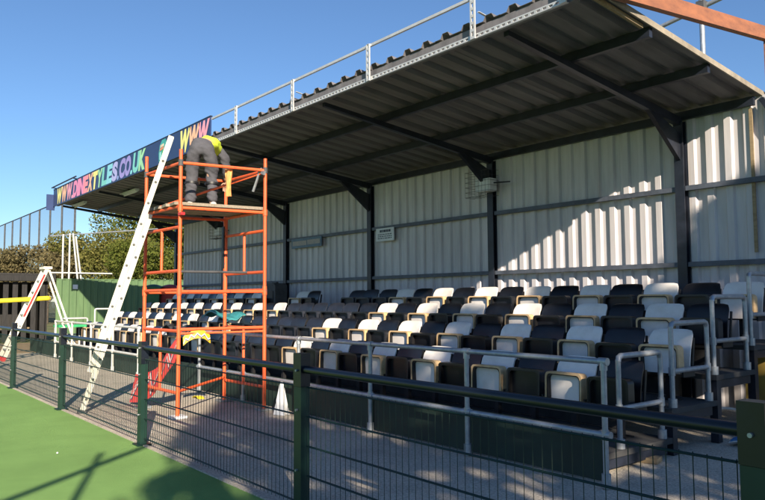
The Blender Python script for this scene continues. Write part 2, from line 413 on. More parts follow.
def seat_colour(r, i):
    if i <= 12: return 'white' if (i+r) % 2 == 0 else 'black'
    if i <= 17: return 'faded'
    return 'white' if (i+r) % 2 == 1 else 'black'
for r in range(4):
    n = 0
    for i in range(0, 34):
        if r == 0 and i in (16, 17, 20, 21): continue
        n += 1
        c = seat_colour(r, i)
        adj = {'white': 'yellowed white', 'black': 'black', 'faded': 'greyish faded black'}[c]
        t = thing('stadium_seat', f'{adj} tip-up seat, {rown[r]}, {ordn(n)} in from the stepped grey end rails', 'seat',
                  (XE-.5*i+random.uniform(-.008, .008), SY[r]+random.uniform(-.006, .006), FL[r]), random.uniform(-.02, .02), 'tip-up seats on the terrace')
        b = link('backrest', back_me[c], t); b.rotation_euler.x = random.uniform(-.045, .04)
        p = link('seat_pan', pan_me[c], t); link('rim', rim_me[c], p); link('shadow_line', shadow_line_me, p)
        p.rotation_euler.x = random.uniform(-.045, .03)
        link('frame', frame_me, t)

# ------------------------------------------------------------------ tube rails with clamp fittings
def clamp(parent, p, axis, m=m_galv, r=.031, l=.075, off=None):
    a = Vector(axis).normalized()*l/2; p = Vector(p)
    o = MB().tube(p-a, p+a, r, 10).build('clamp', m, parent, 40)
    if off is not None: o.location = -Vector(off)
    return o
def tubep(parent, a, b, m, off, name='rail', r=.0235):
    o = MB().tube(a, b, r, 10).build(name, m, parent, 40); o.location = -Vector(off); return o
# front handrail
HY = 4.734
def front_rail(label, xs, top, mid, m):
    t = thing('handrail', label, 'handrail', (xs[0], HY, 0)); off = (xs[0], HY, 0)
    for xx in xs:
        tubep(t, (xx, HY, 0), (xx, HY, top-.001), m, off, 'post')
        clamp(t, (xx, HY, .06), (0, 0, 1), m, off=off, r=.036, l=.10)
    for a, b in zip(xs[:-1], xs[1:]):
        tubep(t, (a-.03 if False else a, HY, top), (b, HY, top), m, off)
        tubep(t, (a, HY+.001, mid), (b, HY+.001, mid), m, off)
    for xx in xs:
        clamp(t, (xx, HY, top-.03), (0, 0, 1), m, off=off); clamp(t, (xx, HY, mid), (0, 0, 1), m, off=off)
        clamp(t, (xx, HY, top), (1, 0, 0), m, off=off); clamp(t, (xx, HY, mid), (1, 0, 0), m, off=off, l=.10)
    return t
front_rail('grey tubular two-rail handrail in front of the chequered seats, beside the stepped end rails', [-3.193-1.463*k for k in range(6)], .955, .40, m_galv)
front_rail('pale tubular two-rail handrail before the seats beyond the orange tower and ladder', [-13.2-1.463*k for k in range(5)], .93, .42, m_whiterail)
# stepped end rails, one per row, at both ends of the terrace
endn = ['at the top row', 'at the third row up', 'at the second row up', 'at the front row']
def end_rail(X, r, m, label):
    z0 = FL[r]; ya, yb = [(7.88, 8.62), (7.04, 7.76), (6.23, 6.91), (5.36, 6.03)][r]; zt = z0+.775; zm = z0+.33
    t = thing('end_rail', label, 'handrail', (X, ya, z0)); off = (X, ya, z0)
    for yy in (ya, yb):
        tubep(t, (X, yy, z0), (X, yy, zt-.03), m, off, 'post'); clamp(t, (X, yy, z0+.04), (0, 0, 1), m, r=.04, l=.08, off=off)
    pts = [(X, ya, zt-.045), (X, ya+.012, zt-.012), (X, ya+.045, zt), (X, yb-.045, zt), (X, yb-.012, zt-.012), (X, yb, zt-.045)]
    o = MB().path(pts, .026, 10).build('top_rail', m, t, 50); o.location = -Vector(off)
    tubep(t, (X, ya, zm), (X, yb, zm), m, off, 'mid_rail')
    for yy in (ya, yb): clamp(t, (X, yy, zm), (0, 0, 1), m, off=off)
for r in range(4):
    end_rail(TR-.05, r, m_galv, 'grey tubular end rail beside the ribbed wall and gable, '+endn[r])
for r in (2, 3):
    end_rail(-20.9, r, m_whiterail, 'white tubular end rail near the dark green fence, '+endn[r])

# ------------------------------------------------------------------ sign frame and sign board on the roof edge
sf = thing('steel_framework', 'pale slotted steel frame along the roof edge, still without sign panels', 'frame', (-11.6, 5.44, 4.24)); SFO = Vector((-11.6, 5.44, 4.24))
def sfp(mb, name, m=None): o = mb.build(name, m or m_alu, sf); o.location = -SFO; return o
def slotted(mb, a, b, w_, axis):
    """channel with a row of slots: two flanges and cross ties"""
    a, b = Vector(a), Vector(b); L = (b-a).length; d = (b-a)/L
    sidev = Vector((0, 0, 1)) if axis == 'x' else Vector((1, 0, 0))
    for s_ in (-1, 1): mb.bar(a+sidev*(s_*w_*.36), b+sidev*(s_*w_*.36), w_*.28 if axis != 'x' else .018, .018 if axis != 'x' else w_*.28, (0, 1, 0) if axis != 'x' else (0, 0, 1))
    n = int(L/.075)
    for i in range(n+1):
        p = a+d*(L*i/n); q = p+d*min(.03, (b-p).length if (b-p).length > .004 else .004)
        mb.bar(p, q, w_*.43 if axis != 'x' else .0175, .0175 if axis != 'x' else w_*.43, (0, 1, 0) if axis != 'x' else (0, 0, 1))
    return mb
sfp(slotted(MB(), (-11.66, 5.445, 4.265), (-3.97, 5.445, 4.265), .05, 'x'), 'bottom_channel')
sfp(MB().bar((-11.66, 5.445, 4.70), (-3.97, 5.445, 4.70), .03, .032), 'top_rail')
sfp(MB().bar((-11.66, 5.465, 4.25), (-3.97, 5.465, 4.25), .05, .004), 'back_flange', m_galv)
for xx in (-10.69, -8.87, -7.02, -5.165, -3.985):
    sfp(slotted(MB(), (xx, 5.421, 4.235), (xx, 5.421, 4.715), .07, 'z'), 'upright')
for xx in (-8.80, -5.10):
    sfp(MB().bar((xx, 5.44, 4.52), (xx+.02, 5.75, 4.46), .03, .006), 'tie_strap')

sb = thing('sign_board', 'long navy sign board with rainbow lettering along the left part of the roof edge', 'sign', (-22.3, 5.43, 4.24)); SBO = Vector((-22.3, 5.43, 4.24))
def sbp(o, parent=None): o.parent = parent or sb; o.location = o.location-SBO if not parent else o.location; return o
xe = -22.40
while xe < -11.7:
    x1 = min(xe+2.15, -11.655)
    sbp(MB().box(xe, x1-.004, 5.41, 5.434, 4.235, 4.735).build('panel', m_sign)); xe = x1
sbp(MB().box(-22.42, -11.65, 5.405, 5.45, 4.737, 4.755).build('top_trim', m_steel))
sbp(MB().box(-22.43, -22.405, 5.22, 5.45, 4.13, 4.60).build('end_panel', m_sign))
sbp(MB().tube((-22.4, 5.36, 4.80), (-19.9, 5.36, 4.80), .02, 8).build('lifting_pole', m_steel))
for xx in (-22.2, -20.1): sbp(MB().box(xx-.02, xx+.02, 5.35, 5.43, 4.757, 4.78).build('pole_bracket', m_steel))
def letter(ch, x0, x1, z0, z1, y, col, shear=.22):
    cu = bpy.data.curves.new('letter', 'FONT'); cu.body = ch; cu.extrude = .0; cu.offset = .06
    ob = bpy.data.objects.new('tmp', cu); C.objects.link(ob)
    bpy.context.view_layer.update()
    me = bpy.data.meshes.new_from_object(ob.evaluated_get(bpy.context.evaluated_depsgraph_get()))
    bpy.data.objects.remove(ob, do_unlink=True)
    xs = [v.co.x for v in me.vertices]; ys = [v.co.y for v in me.vertices]
    a, b, c, d = min(xs), max(xs), min(ys), max(ys)
    for v in me.vertices:
        u = (v.co.x-a)/(b-a); t = (v.co.y-c)/(d-c); zz = z0+t*(z1-z0)
        v.co = (x0+u*(x1-x0)+shear*(zz-z0)-SBO.x, y-SBO.y, zz-SBO.z)
    me.materials.clear(); me.materials.append(mat('print_%02x%02x%02x' % tuple(int(k_*255) for k_ in col), col, .5, var=.05))
    o = bpy.data.objects.new('letter', me); C.objects.link(o); o.parent = sb
    return o
YEL, ORA, PNK, MAG, RED = (.85, .78, .25), (.88, .50, .32), (.85, .36, .46), (.78, .26, .46), (.82, .28, .34)
GRN, TEA, CYA, BLU, VIO, LIL = (.35, .68, .40), (.20, .58, .55), (.25, .62, .74), (.26, .34, .70), (.33, .28, .65), (.42, .42, .76)
txt = 'WWW.DINEXTYLES.CO.UK'
colr = [YEL, ORA, PNK, PNK, MAG, MAG, MAG, RED, ORA, YEL, GRN, TEA, CYA, LIL, BLU, VIO, VIO, CYA, TEA, GRN]
wd = {'W': 1.35, '.': .35, 'I': .5}
tot = sum(wd.get(c, 1.0) for c in txt); xx = -22.05; un = (7.15)/tot
for c, col in zip(txt, colr):
    ww = wd.get(c, 1.0)*un
    letter(c, xx+.004, xx+ww+.006, 4.262, 4.36 if c == '.' else 4.715, 5.4055, col); xx += ww
for c, col, x0 in (('W', YEL, -13.08), ('W', ORA, -12.66), ('W', PNK, -12.24)):
    letter(c, x0, x0+.47, 4.262, 4.715, 5.4055, col)
letter('.', -11.82, -11.76, 4.285, 4.36, 5.4055, MAG)
# striped crest between the two lines of lettering
def flat(name, poly, y, m):
    mb = MB().prism(poly, 'y', y, y+.003); o = mb.build(name, m, sb); o.location = -SBO; return o
cx0 = -13.88
flat('crest', [(cx0-.20, 4.28), (cx0-.05, 4.25), (cx0+.12, 4.30), (cx0+.20, 4.44), (cx0+.22, 4.60), (cx0+.12, 4.72), (cx0-.04, 4.715), (cx0-.16, 4.62), (cx0-.22, 4.45)], 5.406, mat('print_teal', (.06, .38, .36), .5))
flat('crest_band', [(cx0-.13, 4.56), (cx0+.06, 4.58), (cx0+.05, 4.63), (cx0-.11, 4.62)], 5.402, mat('print_cream', (.75, .62, .45), .5))
flat('crest_band', [(cx0-.15, 4.50), (cx0+.03, 4.52), (cx0+.06, 4.57), (cx0-.13, 4.55)], 5.402, mat('print_orange', (.72, .25, .12), .5))
flat('crest_stripe', [(cx0-.06, 4.29), (cx0+.03, 4.29), (cx0+.06, 4.50), (cx0-.02, 4.50)], 5.402, mat('print_green', (.10, .45, .14), .5))
flat('crest_stripe', [(cx0-.17, 4.33), (cx0-.10, 4.30), (cx0-.09, 4.48), (cx0-.16, 4.48)], 5.402, mat('print_cyan', (.30, .60, .62), .5))
flat('crest_stripe', [(cx0+.08, 4.34), (cx0+.14, 4.42), (cx0+.16, 4.56), (cx0+.10, 4.56)], 5.402, m_sign)

# light fittings under the roof
for px, py, lab in ((-21.7, 5.95, 'white strip light under the roof at the left end of the sign board'), (-18.3, 6.25, 'white strip light under the roof behind the middle of the lettering')):
    t = thing('strip_light', lab, 'light', (px, py, rz_(py)-.11), 0, 'strip lights under the roof')
    MB().box(-.6, .6, -.05, .05, .0, .06).build('housing', m_white, t)
    MB().tube((-.57, 0, -.018), (.57, 0, -.018), .018, 8).build('tube', m_white, t, 40)
    MB().box(-.02, .02, -.03, .03, .061, .106).build('bracket', m_steel, t)

# floodlight boxes in wire cages on two columns
def caged_box(cx, label):
    t = thing('caged_heater', label, 'light box', (cx, YW-.10, 3.2)); 
    MB().box(-.15, .19, -.20, -.03, .08, .30).build('box', m_white, t)
    MB().box(-.03, .03, -.03, -.002, .12, .26).build('bracket', m_steel, t)
    mb = MB(); x0, x1, y0_, y1_, z0, z1 = -.34, .215, -.26, -.012, .0, .44
    n = 7
    for i in range(n+1):
        a = x0+(x1-x0)*i/n
        mb.tube((a, y0_, z0), (a, y0_, z1), .003, 4); mb.tube((a, y0_, z0), (a, y1_, z0), .003, 4)
    for j in range(6):
        z = z0+(z1-z0)*j/5
        mb.tube((x0, y0_, z), (x1, y0_, z), .003, 4)
        for xx_ in (x0, x1): mb.tube((xx_, y0_, z), (xx_, y1_, z), .003, 4)
    mb.build('cage', m_grey, t)
    MB().tube((.19, -.1, .22), (.52, -.06, .20), .012, 6).build('arm', m_steel, t)
caged_box(cols[1], 'white box in a grey wire cage on the column nearest the sunlit wall')
caged_box(cols[4], 'white box in a grey wire cage on the column seen through the orange tower')
# notices on the wall
t = thing('wall_panel', 'long faded beige panel with blue edges hung below the upper wall rail', 'sign', (-14.25, YW-.10, 2.80))
MB().box(-.66, .66, 0, .02, -.12, .11).build('board', m_bluegrey, t)
MB().box(-.60, .02, -.006, -.001, -.06, .05).build('faded_print', m_beige, t); MB().box(.06, .60, -.006, -.001, -.055, .055).build('faded_print', m_beige, t)
t = thing('notice', 'small pale rectangular notice with dark heading fixed below the upper wall rail', 'sign', (-11.25, YW-.10, 2.76))
MB().box(-.29, .29, 0, .018, -.13, .14).build('board', m_white, t)
random.seed(11)
hd = MB(); xq = -.16
for wq in (.06, .03, .08, .05, .07): hd.box(xq, xq+wq, -.005, -.001, .055, .105); xq += wq+.015
hd.build('heading', m_notice, t)
for zq in (.01, -.03, -.07):
    ln = MB(); xq = -.23
    while xq < .2:
        wq = random.uniform(.03, .08); ln.box(xq, min(xq+wq, .23), -.005, -.001, zq-.008, zq+.008); xq += wq+.02
    ln.build('text_line', m_notice, t)

# ------------------------------------------------------------------ red-oxide beam and scaffold pole at the right-hand gable
t = thing('oxide_frame', 'rusty red-brown steel beam with a short post above the right gable of the roof', 'beam', (-3.62, 5.6, 4.5)); OF = Vector((-3.62, 5.6, 4.5))
def ofp(mb, name): o = mb.build(name, m_rust, t); o.location = -OF; return o
ofp(MB().bar((-3.74, 5.2, 4.335), (-3.74, 10.6, 4.90), .075, .165), 'beam')
ofp(MB().bar((-3.74, 9.30, 4.06), (-3.74, 9.30, 4.68), .07, .07), 'post')
ofp(MB().bar((-3.74, 10.5, 0), (-3.74, 10.5, 4.80), .09, .09), 'post')
t = thing('scaffold_pole', 'upright galvanised scaffold pole with a crossing tube behind the right gable', 'pole', (-5.9, 12, 0))
o = MB().tube((0, 0, 0), (0, 0, 7.6), .045, 10).build('upright', m_galv, t, 40)
MB().tube((-2.4, .09, 6.25), (3.0, .09, 7.0), .04, 10).build('cross_tube', m_galv, t, 40)
MB().box(-.07, .07, -.06, .10, 6.50, 6.65).build('coupler', m_grey, t)

# ------------------------------------------------------------------ pitch fence
PAN = 2.988; X0F = -13.097
fence = thing('pitch_fence', 'dark green twin wire mesh fence with navy top rail along the pitch edge', 'fence', (X0F, FY, 0)); FO = Vector((X0F, FY, 0))
post_me = {}
for hgt in (1.08, 1.03):
    mb = MB().box(-.045, .045, -.035, .035, 0, hgt-.225); post_me[hgt] = mb.mesh('post', m_fencegreen)
    mb = MB().box(-.048, .048, -.038, .038, hgt-.223, hgt); 
    post_me[('c', hgt)] = mb.mesh('post_cap', m_fencenavy)
bolt_me = MB().tube((0, -.05, 0), (0, -.036, 0), .009, 8).mesh('bolt', m_galv, 40)
foot_me = MB().box(-.08, .08, -.07, .07, 0, .014).mesh('base_plate', m_fencegreen)
wm_ = MB(); L0, L1 = .07, PAN-.07
nv = 52
for i in range(nv+1):
    a = L0+(L1-L0)*i/nv; wm_.tube((a, 0, .05), (a, 0, .865), .0024, 4, cap=False)
for z in (.855, .66, .465, .27, .075):
    for dy in (-.0065, .0065): wm_.tube((L0, dy, z), (L1, dy, z), .0044, 4, cap=False)
wire_me = wm_.mesh('mesh_panel', m_wire)
rail_me = MB().tube((.05, 0, 0), (PAN-.05, 0, 0), .0265, 12).mesh('top_rail', m_fencenavy, 40)
for k in range(-4, 8):
    px = k*PAN; hgt = 1.03 if k == 2 else 1.08
    p = link('post', post_me[hgt], fence, (px, 0, 0)); link('post_cap', post_me[('c', hgt)], p)
    for zz in (.30, .70, .965): link('bolt', bolt_me, p, (0, 0, zz))
    link('base_plate', foot_me, p)
    pn_ = link('mesh_panel', wire_me, fence, (px, 0, 0)); pn_['kind'] = 'stuff'
    link('top_rail', rail_me, fence, (px, 0, .972))

# ------------------------------------------------------------------ scaffold tower
PA, PD, PC_, PB = Vector((-8.418, 3.516, 0)), Vector((-8.268, 4.633, 0)), Vector((-9.371, 4.604, 0)), Vector((-9.521, 3.487, 0))
tw = thing('scaffold_tower', 'orange painted scaffold tower with a board platform in front of the stand', 'scaffold', PA); 
def twp(mb, name, m=m_orange, sm=40): o = mb.build(name, m, tw, sm); o.location = -PA; return o
def at(p, z): return Vector((p.x, p.y, z))
def lp(a, b, f, z): v = a.lerp(b, f); v.z = z; return v
for p, zt in ((PA, 3.34), (PD, 3.33), (PC_, 3.34), (PB, 3.42)):
    twp(MB().tube(at(p, .03), at(p, 1.56), .0245, 10), 'leg'); twp(MB().tube(at(p, 1.561), at(p, zt), .0235, 10), 'leg')
    twp(MB().tube(at(p, 1.50), at(p, 1.62), .029, 10), 'spigot')
    twp(MB().box(p.x-.09, p.x+.09, p.y-.09, p.y+.09, .0, .028), 'base_plate', m_white if p is PA else m_galv, None)
def rail(a, b, z, r=.0205, name='rail', m=m_orange, f0=0, f1=1, z2=None):
    return twp(MB().tube(lp(a, b, f0, z), lp(a, b, f1, z if z2 is None else z2), r, 8), name, m)
for a, b in ((PA, PB), (PD, PC_)):                # welded end frames
    for z in (.30, 1.06, 1.57, 1.81, 2.36, 2.62): rail(a, b, z)
    twp(MB().tube(lp(a, b, .5, 1.81), lp(a, b, .5, 2.36), .018, 8), 'frame_stub')
    twp(MB().tube(lp(a, b, .5, .30), lp(a, b, .5, 1.06), .018, 8), 'frame_stub')
    rail(a, b, 3.17)
for a, b in ((PA, PD), (PB, PC_)):
    rail(a, b, 1.55); rail(a, b, 2.60); rail(a, b, 3.17, name='guard_rail')
for a, b in ((PA, PD), (PB, PC_)):
    for z in (1.55, 2.60, 3.17):
        for q in (a, b): twp(MB().tube(at(q, z-.04), at(q, z+.04), .0325, 10), 'coupler', m_grey if z > 3 else m_orange)
rail(PA, PD, 1.08); rail(PA, PD, 1.03, r=.014)
rail(PA, PD, 1.80, r=.016, m=m_grey, name='strap', f1=.78)
twp(MB().tube(at(PB, 2.66), at(PD, 3.15), .016, 8), 'brace'); twp(MB().tube(at(PA, .32), at(PC_, .34), .018, 8), 'brace')
twp(MB().tube(at(PC_, 1.6), at(PC_, 2.6), .030, 10), 'sleeve')
twp(MB().bar(at(PC_, 2.5)+Vector((.0, -.035, 0)), at(PC_, 1.9)+Vector((0, -.035, 0)), .02, .05, (1, 0, 0)), 'dark_strap', m_black, None)
twp(MB().box(PA.x+.0, PA.x+.10, PA.y-.03, PA.y+.02, 2.50, 2.535), 'clip', m_red, None)
ax = (PD-PA).normalized(); bx_ = (PB-PA).normalized()
for j in range(4):
    f = .04+j*.235
    a = PA+bx_*(1.11*f+.11)+ax*(-.04); b = PA+bx_*(1.11*f+.11)+ax*1.17
    twp(MB().bar(at(a, 2.662+.002*(j % 2)), at(b, 2.662+.002*(j % 2)), .222, .038), 'board', m_board, None)
# folding clamp tool hooked on the guard rail
t = thing('hook_tool', 'grey hooked metal bracket hanging on the tower guard rail', 'bracket', at(PD, 3.02))
MB().path([(-.02, -.04, .175), (-.05, -.06, .15), (-.10, -.07, .02), (-.17, -.09, -.12)], .018, 8).build('arm', m_galv, t, 40)
MB().bar((-.02, -.045, .13), (.07, -.05, .10), .03, .05).build('jaw', m_galv, t)

# ------------------------------------------------------------------ long ladder
F0 = Vector((-9.60, 2.72, 0)); T0 = Vector((-8.37, 3.40, 3.33))
rd = Vector((-.955, .30, 0)).normalized()
d = (T0-F0).normalized(); rd = (rd-d*rd.dot(d)).normalized(); nn = d.cross(rd).normalized()
lad = thing('extension_ladder', 'tall pale aluminium extension ladder leaning on the orange tower', 'ladder', F0)
def ldp(mb, name, m=m_ladder, sm=None): o = mb.build(name, m, lad, sm); o.location = -F0; return o
LN = (T0-F0).length
for s_ in (0, 1):
    q = rd*(s_*.40)
    ldp(MB().bar(F0+q, F0+q+d*LN*.74, .026, .066, nn), 'stile')
    ldp(MB().bar(F0+q*.86+rd*.028+nn*.070+d*.55, F0+q*.86+rd*.028+nn*.070+d*(LN+.12), .024, .066, nn), 'fly_stile')
    ldp(MB().bar(F0+q+d*-.0, F0+q+d*.05, .045, .11, nn), 'foot', m_grey)
k = .20
while k < LN*.74-.05:
    ldp(MB().tube(F0+d*k-rd*.015, F0+d*k+rd*.415, .015, 8), 'rung', m_alu, 40)
    ldp(MB().tube(F0+d*k-rd*.0175, F0+d*k-rd*.0135, .017, 8), 'rung_end', m_hole, 40); k += .28
k = .62
while k < LN:
    ldp(MB().tube(F0+d*k+nn*.070+rd*.02, F0+d*k+nn*.070+rd*.37, .015, 8), 'rung', m_alu, 40)
    ldp(MB().tube(F0+d*k+nn*.070+rd*.0125, F0+d*k+nn*.070+rd*.0155, .017, 8), 'rung_end', m_hole, 40); k += .28

# ------------------------------------------------------------------ worker
def skin_mesh(name, joints, edges, m, parent, root=0, sub=2):
    me = bpy.data.meshes.new(name); me.from_pydata([j[0] for j in joints], edges, []); me.update()
    o = bpy.data.objects.new(name, me); C.objects.link(o)
    sk = o.modifiers.new('skin', 'SKIN'); sk.use_smooth_shade = True; sk.branch_smoothing = 0.6
    for i, j in enumerate(joints):
        rr = j[1] if isinstance(j[1], tuple) else (j[1], j[1])
        me.skin_vertices[0].data[i].radius = rr; me.skin_vertices[0].data[i].use_root = (i == root)
    sb_ = o.modifiers.new('sub', 'SUBSURF'); sb_.levels = sub; sb_.render_levels = sub
    bpy.context.view_layer.update()
    me2 = bpy.data.meshes.new_from_object(o.evaluated_get(bpy.context.evaluated_depsgraph_get()))
    bpy.data.objects.remove(o, do_unlink=True)
    me2.name = name; me2.materials.clear(); me2.materials.append(m)
    for p in me2.polygons: p.use_smooth = True
    o = bpy.data.objects.new(name, me2); C.objects.link(o)
    if parent: o.parent = parent
    return o
# local axes: x right, y forward (where the worker faces), z up; origin between the feet on the boards
WL = Vector((-8.94, 4.03, 2.685)); WR = math.atan2(.47, -.88)-math.pi/2
hipL, hipR = (-.10, -.05, .86), (.10, -.05, .86)
J = [((0, -.05, .92), (.12, .11)), ((.03, .08, 1.0), (.13, .11)), ((.07, .24, .99), (.14, .11)), ((.10, .41, .93), (.15, .11)), ((.11, .50, .88), (.07, .07)), ((.115, .57, .83), (.055, .055)),
     ((.12, .64, .77), (.085, .09)), ((.12, .70, .70), (.075, .085)),
     (hipL, .088), ((-.12, .03, .48), .062), ((-.13, -.02, .26), .054), ((-.13, -.04, .09), .042), ((-.14, .08, .035), .04),
     (hipR, .088), ((.12, .05, .48), .062), ((.135, .01, .26), .054), ((.14, -.02, .09), .042), ((.16, .10, .035), .04),
     ((-.09, .41, .90), .058), ((-.16, .52, .70), .044), ((-.12, .70, .60), .036),
     ((.25, .40, .91), .058), ((.31, .44, .66), .044), ((.30, .58, .50), .036)]
E_ = [(0,1),(1,2),(2,3),(3,4),(4,5),(5,6),(6,7),(0,8),(8,9),(9,10),(10,11),(11,12),(0,13),(13,14),(14,15),(15,16),(16,17),(3,18),(18,19),(19,20),(3,21),(21,22),(22,23)]
person = skin_mesh('person', J, E_, m_skin, None)
person.location = WL; person.rotation_euler.z = WR
person.scale = (1.03, .97, .94)
tag(person, 'worker in grey trousers and yellow hi-vis top bending over on the tower platform', 'person')
skin_mesh('trousers', [((0, -.06, .95), (.155, .135)), ((0, .02, 1.02), (.15, .125)), ((-.10, -.06, .84), .128), ((-.125, .0, .66), .102), ((-.13, .035, .48), .083), ((-.135, -.02, .27), .073), ((-.14, -.04, .07), .077),
     ((.10, -.06, .84), .128), ((.125, .01, .66), .102), ((.13, .055, .48), .083), ((.14, .01, .27), .073), ((.145, -.02, .07), .077)],
     [(0,1),(0,2),(2,3),(3,4),(4,5),(5,6),(0,7),(7,8),(8,9),(9,10),(10,11)], m_trous, person)
skin_mesh('hi_vis_jacket', [((.04, .05, 1.0), (.150, .115)), ((.085, .18, 1.0), (.158, .118)), ((.10, .38, .93), (.17, .115)), ((.10, .49, .88), (.09, .09))], [(0,1),(1,2),(2,3)], m_hivis, person)
skin_mesh('sleeve', [((.06, .40, .92), .09), ((-.10, .41, .90), .076), ((-.17, .52, .71), .060), ((-.13, .67, .62), .052)], [(0,1),(1,2),(2,3)], m_trous, person)
skin_mesh('sleeve', [((.10, .40, .93), .09), ((.25, .39, .91), .078), ((.31, .44, .68), .062), ((.30, .55, .54), .053)], [(0,1),(1,2),(2,3)], m_trous, person)
skin_mesh('hair', [((.12, .67, .79), (.082, .085)), ((.12, .735, .72), (.072, .08))], [(0, 1)], m_hair, person)
for s_, kx, ky, ax_ in ((-1, -.127, .02, -.14), (1, .13, .04, .16)):
    ks = MB()
    for zz in (.36,):
        ks.tube((kx, ky-.01, zz-.016), (kx, ky-.006, zz+.016), .091, 16, cap=False)
    o = ks.build('knee_strap', m_black, person, 60)
    skin_mesh('shoe', [((ax_, -.10, .05), (.045, .045)), ((ax_*.98, .0, .052), (.05, .048)), ((ax_*1.05, .11, .04), (.045, .034)), ((ax_*1.08, .17, .034), (.036, .026))], [(0,1),(1,2),(2,3)], m_shoe, person)
from mathutils import noise as _nz
for ch in [c for c in bpy.data.objects if c.parent == person and c.name.split('.')[0] in ('trousers', 'sleeve', 'hi_vis_jacket')]:
    me = ch.data
    import bmesh as _bm
    b_ = _bm.new(); b_.from_mesh(me); _bm.ops.subdivide_edges(b_, edges=b_.edges, cuts=1, use_grid_fill=True); b_.normal_update()
    for v in b_.verts:
        q = Vector((v.co.x*9, v.co.y*9, v.co.z*22+v.co.x*14))
        v.co += v.normal*(_nz.noise(q)*.019+_nz.noise(v.co*7)*.012)
    b_.to_mesh(me); b_.free()
    for p in me.polygons: p.use_smooth = True
# hands: palm with five separate fingers
for s_, wr, dr in ((-1, Vector((-.12, .70, .60)), Vector((.1, .75, -.65))), (1, Vector((.30, .58, .50)), Vector((-.1, .55, -.8)))):
    dr.normalize(); sdv = dr.cross(Vector((0, 0, 1))).normalized(); nv_ = sdv.cross(dr)
    jj = [(wr, .026), (wr+dr*.055, (.034, .018)), (wr+dr*.09, (.036, .016))]; ee = [(0, 1), (1, 2)]
    for q, (of, ln) in enumerate(((-.030, .070), (-.010, .085), (.010, .080), (.029, .062))):
        b0 = wr+dr*.095+sdv*of; i0 = len(jj)
        jj += [(b0, .010), (b0+dr*ln*.5-nv_*.008, .009), (b0+dr*ln*.9-nv_*.035, .008)]; ee += [(2, i0), (i0, i0+1), (i0+1, i0+2)]
    i0 = len(jj); b0 = wr+dr*.035-sdv*s_*.036
    jj += [(b0, .012), (b0+dr*.03-sdv*s_*.022, .010), (b0+dr*.058-sdv*s_*.024, .009)]; ee += [(1, i0), (i0, i0+1), (i0+1, i0+2)]
    skin_mesh('hand', [(tuple(a), b) for a, b in jj], ee, m_skin, person, sub=1)
# orange vest hanging from the guard rail beside the worker
mb = MB().sheet(lambda u, v: ((-.040*(1+.2*math.sin(v*5+1))*(1-2*u), .016*math.sin(u*9+v*4), -.36*v), (0, 1, .0)), 8, 10, .02)
VB = lp(PA, PD, .56, 3.155)
o = mb.build('hi_vis_vest', m_hiviso, None, 60); o.location = VB+Vector((-.06, .02, 0)); o.rotation_euler.z = .9
tag(o, 'orange hi-vis vest hanging from the guard rail beside the worker', 'vest')

# ------------------------------------------------------------------ things lying about near the tower
def banner(name, label, pts, wdir, width, m, zig):
    """bent vinyl sheet through pts, with raised zigzag print as parts"""
    t = thing(name, label, 'banner', pts[0]); P = [Vector(p)-Vector(pts[0]) for p in pts]; W = Vector(wdir).normalized()*width
    def pos(u, v):
        q = v*(len(P)-1); i = min(int(q), len(P)-2); f = q-i
        p0 = P[max(i-1, 0)]; p1 = P[i]; p2 = P[i+1]; p3 = P[min(i+2, len(P)-1)]
        c = 0.5*((2*p1)+(p2-p0)*f+(2*p0-5*p1+4*p2-p3)*f*f+(3*p1-p0-3*p2+p3)*f**3)
        return c+W*(u-.5)
    def nrm(u, v):
        e = .01; a = pos(u, min(1, v+e))-pos(u, max(0, v-e)); return W.cross(a).normalized()
    MB().sheet(lambda u, v: (pos(u, v), nrm(u, v)), 6, 24, .008).build('sheet', m, t, 50)
    for (poly, mm, off) in zig:
        for s_ in (1, -1):
            mb = MB(); n = len(poly)
            vs = [pos(u, v)+nrm(u, v)*(s_*off) for u, v in poly]
            h = n//2
            fs = [(i, i+1, n-2-i, n-1-i) for i in range(h-1)]
            mb.add(vs, fs); mb.add([x_+nrm(*poly[q])*(s_*.002) for q, x_ in enumerate(vs)], fs)
            mb.build('print', mm, t)
def zigzag(v0, v1, n, u0, u1, th):
    L = []; Rr = []
    for i in range(n+1):
        v = v0+(v1-v0)*i/n; u = u0 if i % 2 == 0 else u1
        L.append((min(1, max(0, u-th)), v)); Rr.append((min(1, max(0, u+th)), v))
    return L+Rr[::-1]
mp_red = mat('vinyl_red', (.70, .06, .06), .4, var=.08); mp_navy = mat('vinyl_navy', (.03, .04, .13), .4); mp_w = mat('vinyl_white', (.78, .76, .72), .4)
mp_yel = mat('vinyl_amber', (.86, .52, .03), .4, var=.1)
banner('vinyl_banner', 'red vinyl banner with white and navy zigzag lettering slumped against the tower foot',
       [(-9.95, 3.50, .22), (-9.62, 3.53, .26), (-9.25, 3.56, .38), (-8.92, 3.56, .62), (-8.58, 3.58, .86)], (.16, .14, .95), .40, mp_red,
       [(zigzag(.04, .97, 9, .22, .82, .20), mp_navy, .006), (zigzag(.04, .97, 9, .22, .82, .13), mp_w, .010), (zigzag(.04, .97, 9, .22, .82, .05), mp_red, .013)])
banner('vinyl_banner', 'amber vinyl banner with dark and white stripes draped over the tower cross rail',
       [(-8.405, 3.57, .93), (-8.395, 3.64, .985), (-8.375, 3.72, 1.015), (-8.355, 3.82, 1.01), (-8.345, 3.90, .95)], (-.35, .1, .8), .11, mp_yel,
       [(zigzag(.02, .98, 9, .15, .55, .16), mp_navy, .006), (zigzag(.02, .98, 9, .18, .58, .07), mp_w, .010)])
